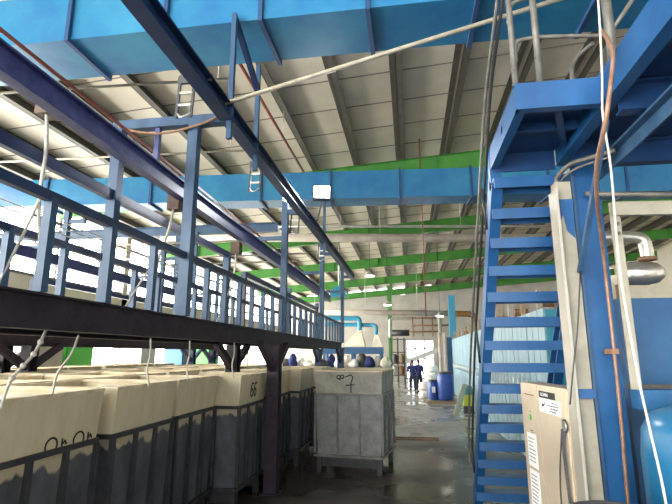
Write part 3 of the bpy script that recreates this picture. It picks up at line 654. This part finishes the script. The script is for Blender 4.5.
# ------------------------------------------------------------------ aisle things
pa = thing('pallet', 'wooden pallet under the blue drums', 'pallet', (1.3, 21.4, 0))
for k in range(5): MB().box(.68 + k * .26, .88 + k * .26, 20.85, 22.0, .09, .12).build('top_board', m_wood, pa)
for y in (20.9, 21.4, 21.9): MB().box(.68, 1.92, y - .04, y + .04, 0, .09).build('bearer', m_wood, pa)
def drum(x, y, z, r, h, label):
    t = thing('plastic_drum', label, 'drum', (x, y, z), 'blue drums on the pallet')
    MB().lathe([(r * .85, 0), (r * .95, .03), (r, .12 * h), (r * 1.03, .5 * h), (r, .85 * h), (r * .86, .93 * h), (r * .84, .95 * h)], (x, y, z), 24).build('body', m_drum, t)
    MB().lathe([(r * .9, .93 * h), (r * .93, .95 * h), (r * .93, h), (r * .85, h + .01), (r * .2, h + .01)], (x, y, z), 24).build('lid', m_dark, t)
    return t
drum(1.42, 21.3, .12, .33, 1.14, 'big blue plastic drum with dark lid, right hand one on the pallet')
d2 = drum(.93, 21.45, .12, .22, .8, 'smaller blue drum with a white label, left of the big drum')
MB().box(.86, 1.0, 21.2, 21.235, .42, .66).build('label_sheet', m_paper, d2)
sk = [(.64, 23.4, 0), (1.31, 23.5, 0), (.66, 23.4, .38), (1.30, 23.5, .38), (.95, 23.45, .76), (.98, 23.45, 1.14)]
for i, (x, y, z) in enumerate(sk):
    l = 'white woven sack on top of the pile behind the blue drums' if i == 5 else 'white woven sack in the pile behind the blue drums'
    b = MB(); rr = .27
    b.lathe([(.10, 0), (.27, .03), (.31, .12), (.31, .22), (.26, .32), (.10, .36)], (x, y, z), 14, (1, .8))
    for v in b.b.verts: v.co += Vector((random.uniform(-.02, .02), random.uniform(-.02, .02), random.uniform(-.012, .012)))
    tag(b.build('woven_sack', m_sack), l, 'sack', 'white sacks behind the drums')
bd = MB(); bd.poly([(1.36, 17.3, 0), (1.58, 17.3, 0), (1.90, 17.3, 1.0), (1.74, 17.3, 1.02)], (0, .12, 0)); bd.bevel(.01)
tag(bd.build('foam_board', m_board), 'greyish green thick board leaning by the pale blue cabinets', 'board')
bk = thing('chemical_jerrycan', 'yellow green container with a teal cap by the leaning board', 'container', (1.95, 17.8, 0))
MB().box(1.78, 2.10, 17.7, 18.0, .25, .62).bevel(.05, 3).build('body', m_yel, bk)
MB().box(1.80, 2.08, 17.72, 17.98, .62, .92).bevel(.06, 3).build('upper_half', m_teal, bk)
MB().box(1.76, 2.12, 17.68, 18.02, 0, .25).bevel(.02).build('base', m_dark, bk)

# people at the far end of the aisle, seen from behind
def skin(name, verts, edges, mat, parent, sub=1):
    me = bpy.data.meshes.new(name); me.from_pydata([v[0] for v in verts], edges, [])
    o = bpy.data.objects.new(name, me); C.objects.link(o)
    o.modifiers.new('s', 'SKIN'); sd = o.modifiers.new('d', 'SUBSURF'); sd.levels = sub; sd.render_levels = sub
    for i, v in enumerate(verts):
        r = v[1]; me.skin_vertices[0].data[i].radius = r if isinstance(r, tuple) else (r, r)
    me.skin_vertices[0].data[0].use_root = True
    bpy.context.view_layer.update()
    m2 = bpy.data.meshes.new_from_object(o.evaluated_get(bpy.context.evaluated_depsgraph_get()))
    bpy.data.objects.remove(o); m2.name = name
    for p in m2.polygons: p.use_smooth = True
    m2.materials.clear(); m2.materials.append(mat)
    q = bpy.data.objects.new(name, m2); C.objects.link(q); q.parent = parent; return q
def person(label, loc, rz, h, elbow):
    t = thing('person', label, 'person', (0, 0, 0))
    k = h / 1.7
    V, E = [], []
    def add(p, r, par=None):
        V.append((tuple(c * k for c in p), tuple(c * k for c in r) if isinstance(r, tuple) else r * k))
        if par is not None: E.append((par, len(V) - 1))
        return len(V) - 1
    # facing -y in local space
    pel = add((0, 0, .93), (.14, .10)); wa = add((0, 0, 1.10), (.125, .09), pel); ch = add((0, 0, 1.30), (.155, .105), wa); nk = add((0, .01, 1.44), (.06, .055), ch)
    hb = add((0, 0, 1.53), (.068, .078), nk); hm = add((0, -.01, 1.60), (.075, .095), hb); add((0, 0, 1.67), (.055, .07), hm); add((0, -.105, 1.585), (.012, .012), hm)
    for s in (-1, 1): add((s * .078, .01, 1.59), (.012, .02), hm)
    arms = {}
    for s in (-1, 1):
        sh = add((s * .19, .0, 1.38), .055, ch); el = add((s * (.25), .03, 1.12), .042, sh)
        wr = add((s * .25, -.06, .88) if not elbow else (s * .16, -.20, 1.12), .028, el)
        d = Vector((0, -.02, -1)) if not elbow else Vector((-s * .8, -.5, .1)); d.normalize()
        pw = Vector((s * .25, -.06, .88) if not elbow else (s * .16, -.20, 1.12))
        pm = add(tuple(pw + d * .07), (.036, .018), wr)
        for f in range(4):
            o = Vector((0, (f - 1.5) * .018, 0)) if not elbow else Vector((0, 0, (f - 1.5) * .018))
            ln = (.06, .075, .08, .065)[f]
            a = add(tuple(pw + d * .10 + o), .009, pm); add(tuple(pw + d * (.10 + ln) + o + Vector((-s * .012, -.01, 0))), .007, a)
        a = add(tuple(pw + d * .05 + Vector((0, -.035, 0))), .010, pm); add(tuple(pw + d * .10 + Vector((-s * .01, -.05, 0))), .008, a)
        hp = add((s * .10, 0, .86), .095, pel); kn = add((s * .115, -.02, .48), .062, hp); an = add((s * .12, .02, .09), .042, kn); add((s * .13, -.15, .04), (.042, .032), an)
    skin('body', V, E, m_skin, t)
    V, E = [], []
    pel = add((0, 0, .74), (.175, .135)); mid = add((0, 0, .90), (.17, .125), pel); wa = add((0, 0, 1.08), (.16, .118), mid); ch = add((0, 0, 1.30), (.18, .128), wa); add((0, .01, 1.42), (.08, .075), ch)
    for s in (-1, 1):
        sh = add((s * .195, 0, 1.375), .075, ch); el = add((s * .255, .03, 1.12), .06, sh); add((s * .25, -.05, .92) if not elbow else (s * .175, -.175, 1.12), .046, el)
    skin('jacket', V, E, m_jack, t)
    V, E = [], []
    pel = add((0, 0, 1.0), (.13, .10))
    for s in (-1, 1):
        hp = add((s * .10, 0, .82), .105, pel); kn = add((s * .115, -.02, .48), .076, hp); add((s * .12, .02, .10), .062, kn)
    skin('trousers', V, E, m_trou, t)
    for s in (-1, 1):
        MB().lathe([(.04, 0), (.055, .015), (.055, .05), (.04, .08), (.02, .09)], (s * .128 * k, -.06 * k, 0), 12, (.9, 2.4)).build('shoe', m_black, t)
        MB().lathe([(.004, -.008), (.011, 0), (.004, .008)], (s * .032 * k, -.098 * k, 1.605 * k), 8).build('eye', m_eye, t)
    MB().box(-.02 * k, .02 * k, -.10 * k, -.088 * k, 1.545 * k, 1.552 * k).build('mouth', m_rust, t)
    b = MB(); b.lathe([(.07, 1.56), (.088, 1.60), (.087, 1.64), (.07, 1.685), (.04, 1.705), (.01, 1.71)], (0, .018, 0), 16, (.95, 1.1)); b.xf(Matrix.Scale(k, 4)).build('hair', m_hair, t)
    t.location = loc; t.rotation_euler.z = rz; return t
person('person in a loose blue jacket seen from behind, left of the two by the door', (.10, 26.4, 0), R(172), 1.68, True)
person('person in dark blue seen from behind, right of the two by the door', (.44, 26.9, 0), R(150), 1.70, False)

# ------------------------------------------------------------------ far machines
hp = thing('hopper_machine', 'cream funnel hoppers on a dark blue stand with turquoise pipes before the end wall', 'machine', (-2.5, 26, 0))
def funnel(x, y, w, z0, z1, tip):
    b = MB(); b._hex([(x - w, y - w, z0), (x + w, y - w, z0), (x + w, y + w, z0), (x - w, y + w, z0), (x + tip - .1, y - .1, z1), (x + tip + .1, y - .1, z1), (x + tip + .1, y + .1, z1), (x + tip - .1, y + .1, z1)])
    b.box(x - w, x + w, y - w, y + w, z0 - .12, z0); return b
funnel(-2.88, 26.2, .52, 2.5, 3.28, .22).build('hopper', m_cover, hp); funnel(-1.72, 26.2, .26, 2.45, 3.02, -.05).build('hopper', m_cover, hp)
MB().box(-4.6, -1.4, 25.6, 26.8, 2.0, 2.35).build('stand_deck', m_dblue, hp)
for x in (-4.5, -3, -1.5):
    for y in (25.7, 26.7): MB().box(x - .06, x + .06, y - .06, y + .06, 0, 2.0).build('leg', m_dblue, hp)
MB().tube(bez([(-4.6, 26.2, 3.95), (-3.2, 26.2, 3.9), (-2.75, 26.2, 3.88), (-2.66, 26.2, 3.7), (-2.66, 26.2, 3.25)]), .13, 12).build('pipe', m_bluepipe, hp)
MB().tube(bez([(-4.6, 26.4, 3.6), (-2.4, 26.4, 3.55), (-1.9, 26.3, 3.52), (-1.78, 26.2, 3.4), (-1.77, 26.2, 3.0)]), .11, 12).build('pipe', m_bluepipe, hp)
gc = tag(MB().ibeam((-1.42, 37, 0), (-1.42, 37, zr(-1.4) - .1), .3, .3, .03).build('wall_column', m_green), 'tall green steel column before the end wall left of the door', 'column')
ry = 31
rk = thing('pipe_rack', 'dark steel rack of pipes and tanks left of the bright end door', 'rack', (-.6, ry, 0))
for x in (-1.15, -.75, -.35): MB().box(x - .05, x + .05, ry - .05, ry + .05, 0, 3.0).build('post', m_dark, rk)
for z in (.7, 1.4, 2.1, 2.9): MB().bar((-1.25, ry, z), (-.25, ry, z), .08, .06).build('shelf_bar', m_dark, rk)
for x, z, m in ((-1.0, .75, m_galv), (-.55, .75, m_rust), (-.95, 1.45, m_dark), (-.55, 1.45, m_wood)): MB().lathe([(.14, 0), (.16, .05), (.16, .45), (.1, .55)], (x, ry, z), 14).build('canister', m, rk)
MB().tube(bez([(-1.2, ry - .1, 3.0), (-1.2, ry - .1, 4.0), (-1.0, ry - .1, 4.2), (.2, ry - .1, 4.2)]), .08, 10).build('pipe', m_galv, rk)
MB().tube([(-1.1, ry, 3.3), (.0, ry, 3.3)], .2, 12).build('drum_motor', m_dark, rk)
pr = thing('wall_piping', 'brown and grey pipework on the end wall above the bright door', 'pipes', (1, 40.6, 3.6))
for z, x0, x1 in ((3.8, -1, 2.6), (4.3, .2, 3.2), (4.9, -.5, 2.2)): MB().tube([(x0, 40.6, z), (x1, 40.6, z)], .06, 8).build('pipe', m_rust, pr)
for x in (.3, 1.1, 1.9): MB().tube([(x, 40.55, 3.4), (x, 40.55, 5.0)], .05, 8).build('riser', m_rust, pr)
cv = thing('sloping_conveyor', 'grey sloping chute in front of the bright end door', 'chute', (.9, 34, 0))
MB().bar((-.3, 34, 1.45), (2.1, 34, 2.35), .4, .30).build('chute', m_galv, cv)
for x, z in ((0, 1.5), (1.9, 2.2)): MB().box(x - .05, x + .05, 33.95, 34.05, 0, z).build('leg', m_dblue, cv)
bc = thing('machine_column', 'blue machine column at the end of the pale blue panel row', 'column', (2.15, 27.6, 0))
MB().box(1.9, 2.3, 27.4, 27.8, 0, 2.9).build('lower_post', m_dblue, bc)
MB().box(2.2, 2.55, 27.3, 27.7, 2.9, 5.2).build('upper_duct', m_bluepipe, bc)
ex = thing('steam_pipe', 'pale vertical pipes with a flared top by the pale blue panel row', 'pipe', (1.6, 25.8, 0))
for x in (1.55, 1.82): MB().tube([(x, 26.0, .0), (x, 26.0, 3.1)], .09, 12).build('pipe', m_clad, ex)
MB().tube([(1.6, 26.0, 3.1), (1.6, 26.0, 3.9), (1.6, 26.0, 4.0)], [.09, .1, .3], 12).build('flared_top', m_white, ex)
# bundles of cloth on a long bench behind the tub marked 7
bn = thing('high_bench', 'long high bench of cloth bundles far behind the tub marked 7', 'bench', (-3, 19.5, 0))
MB().box(-5.5, -.7, 19.0, 20.0, 1.42, 1.48).build('bench_top', m_white, bn)
for x in (-5.4, -3.1, -.8):
    for y in (19.1, 19.9): MB().box(x - .04, x + .04, y - .04, y + .04, 0, 1.42).build('leg', m_dblue, bn)
for i in range(15):
    x = -5.3 + i * .31; m = (m_sack, m_dark, m_jack, m_sack, m_cover)[i % 5]
    b = MB(); hh = random.uniform(.25, .55); rr = random.uniform(.13, .19)
    b.lathe([(.5 * rr, 0), (rr, .12 * hh), (1.1 * rr, .4 * hh), (.9 * rr, .7 * hh), (.5 * rr, .95 * hh), (.1 * rr, hh)], (x, 19.35 + .2 * (i % 2), 1.48), 14, (1.05, .8))
    for v in b.b.verts:
        if v.co.z > 1.5: v.co += Vector((random.uniform(-.04, .04), random.uniform(-.03, .03), random.uniform(-.04, .04)))
    tag(b.build('cloth_bundle', m), ['white cloth bundle on the long bench behind the tub marked 7', 'dark cloth bundle on the long bench behind the tub marked 7', 'blue cloth bundle on the long bench behind the tub marked 7', 'white cloth bundle on the long bench behind the tub marked 7', 'cream cloth bundle on the long bench behind the tub marked 7'][i % 5], 'bundle', 'cloth bundles on the long bench')
# machines along the left wall
lm = [('green_machine', 'bright green machine cabinet by the left wall below the walkway', m_greenm, 12.4, 1.2), ('grey_locker', 'pale grey cabinet by the left wall beside the green machine', m_white, 10.9, 1.4), ('grey_locker', 'pale grey cabinet by the left wall, right of the green machine', m_galv, 16.3, 1.0), ('blue_pump_unit', 'blue pump cabinet at the left far beyond the tubs', m_tank, 19.5, 1.4), ('green_machine', 'second green machine cabinet farther along the left wall', m_greenm, 22.5, 1.0)]
for nme, l, m, y, w in lm:
    t = thing(nme, l, 'machine', (-9.9, y, 0))
    MB().box(-10.3, -9.5, y, y + w, .1, 2.45).bevel(.03).build('cabinet', m, t)
    MB().box(-9.5, -9.47, y + .08, y + w - .08, .3, 2.3).build('door', m, t)
    MB().box(-9.47, -9.44, y + .14, y + .18, 1.2, 1.5).build('handle', m_dark, t)
    MB().box(-10.2, -9.6, y + .05, y + w - .05, 0, .1).build('plinth', m_dark, t)
th = thing('hood', 'turquoise hood hanging at the far end of the walkway', 'hood', (-2.2, 17, 3.6))
MB()._hex([(-2.75, 16.6, 4.0), (-2.15, 16.6, 4.0), (-2.15, 17.3, 4.0), (-2.75, 17.3, 4.0), (-2.6, 16.8, 4.35), (-2.3, 16.8, 4.35), (-2.3, 17.1, 4.35), (-2.6, 17.1, 4.35)]).build('canopy', m_bluepipe, th)
MB().tube([(-2.45, 16.95, 4.35), (-2.45, 16.95, 6.0)], .025, 8).build('hanger_rod', m_galv, th)
tb = thing('tie_beam', 'blue grey tie beam crossing behind the railings at left', 'beam', (-6.5, 10.6, 4.8))
MB().ibeam((-10.5, 10.6, 4.92), (-2.98, 10.6, 4.92), .12, .22, .014).build('beam', m_post, tb)
for k, (y, z) in enumerate(((10.3, 4.55), (12.4, 4.45), (13.6, 4.9))):
    pipe('thin white cable pipe crossing behind the railings at left, %s' % ('lowest', 'middle one', 'highest')[k], [(-10.4, y, z), (-2.9, y, z)], .022, m_clad, 'cable_pipe', 'pipe', 8, 'cable pipes behind the railings')

# ------------------------------------------------------------------ light
w = bpy.data.worlds.new('World'); S.world = w; w.use_nodes = True
nt = w.node_tree; bg = nt.nodes['Background']
tc = nt.nodes.new('ShaderNodeTexCoord'); sx = nt.nodes.new('ShaderNodeSeparateXYZ'); nt.links.new(tc.outputs['Generated'], sx.inputs[0])
mr = nt.nodes.new('ShaderNodeMapRange'); mr.inputs['From Min'].default_value = .25; mr.inputs['From Max'].default_value = -1; mr.inputs['To Min'].default_value = 0; mr.inputs['To Max'].default_value = 1
nt.links.new(sx.outputs['X'], mr.inputs['Value'])
rp_ = nt.nodes.new('ShaderNodeValToRGB')      # overcast sky, brightest and warmest on the sunny left side
rp_.color_ramp.elements[0].color = (.90, .96, 1, 1); rp_.color_ramp.elements[1].color = (1, .95, .84, 1); nt.links.new(mr.outputs['Result'], rp_.inputs['Fac']); nt.links.new(rp_.outputs['Color'], bg.inputs['Color'])
ms = nt.nodes.new('ShaderNodeMapRange'); ms.inputs['To Min'].default_value = 1.7; ms.inputs['To Max'].default_value = 22.0
nt.links.new(mr.outputs['Result'], ms.inputs['Value']); nt.links.new(ms.outputs['Result'], bg.inputs['Strength'])
sn = bpy.data.lights.new('sun', 'SUN'); sn.energy = 5.0; sn.angle = R(2); sn.color = (1., .93, .78)
so = bpy.data.objects.new('sun', sn); C.objects.link(so); so.rotation_euler = Vector((.74, .12, -.50)).to_track_quat('-Z', 'Y').to_euler()
sp = bpy.data.lights.new('flood_lamp_beam', 'SPOT'); sp.energy = 250; sp.spot_size = R(140); sp.spot_blend = .6; sp.shadow_soft_size = .12; sp.color = (.93, .95, 1.)
spo = bpy.data.objects.new('flood_lamp_beam', sp); C.objects.link(spo); spo.location = (-1.55, 8.5, 4.99); spo.rotation_euler = Vector((.19, -1, -.25)).to_track_quat('-Z', 'Y').to_euler()

# ------------------------------------------------------------------ camera
cam = bpy.data.cameras.new('camera'); cam.sensor_width = 36; cam.lens = 480 / 672 * 36; cam.clip_end = 200
co = bpy.data.objects.new('camera', cam); C.objects.link(co); co.location = (0, 0, 2.0)
co.rotation_euler = (R(90 + 11.997), 0, R(8.576)); S.camera = co
S.view_settings.view_transform = 'Standard'; S.view_settings.look = 'None'; S.view_settings.gamma = 1; S.view_settings.exposure = .2
S.view_settings.use_curve_mapping = False
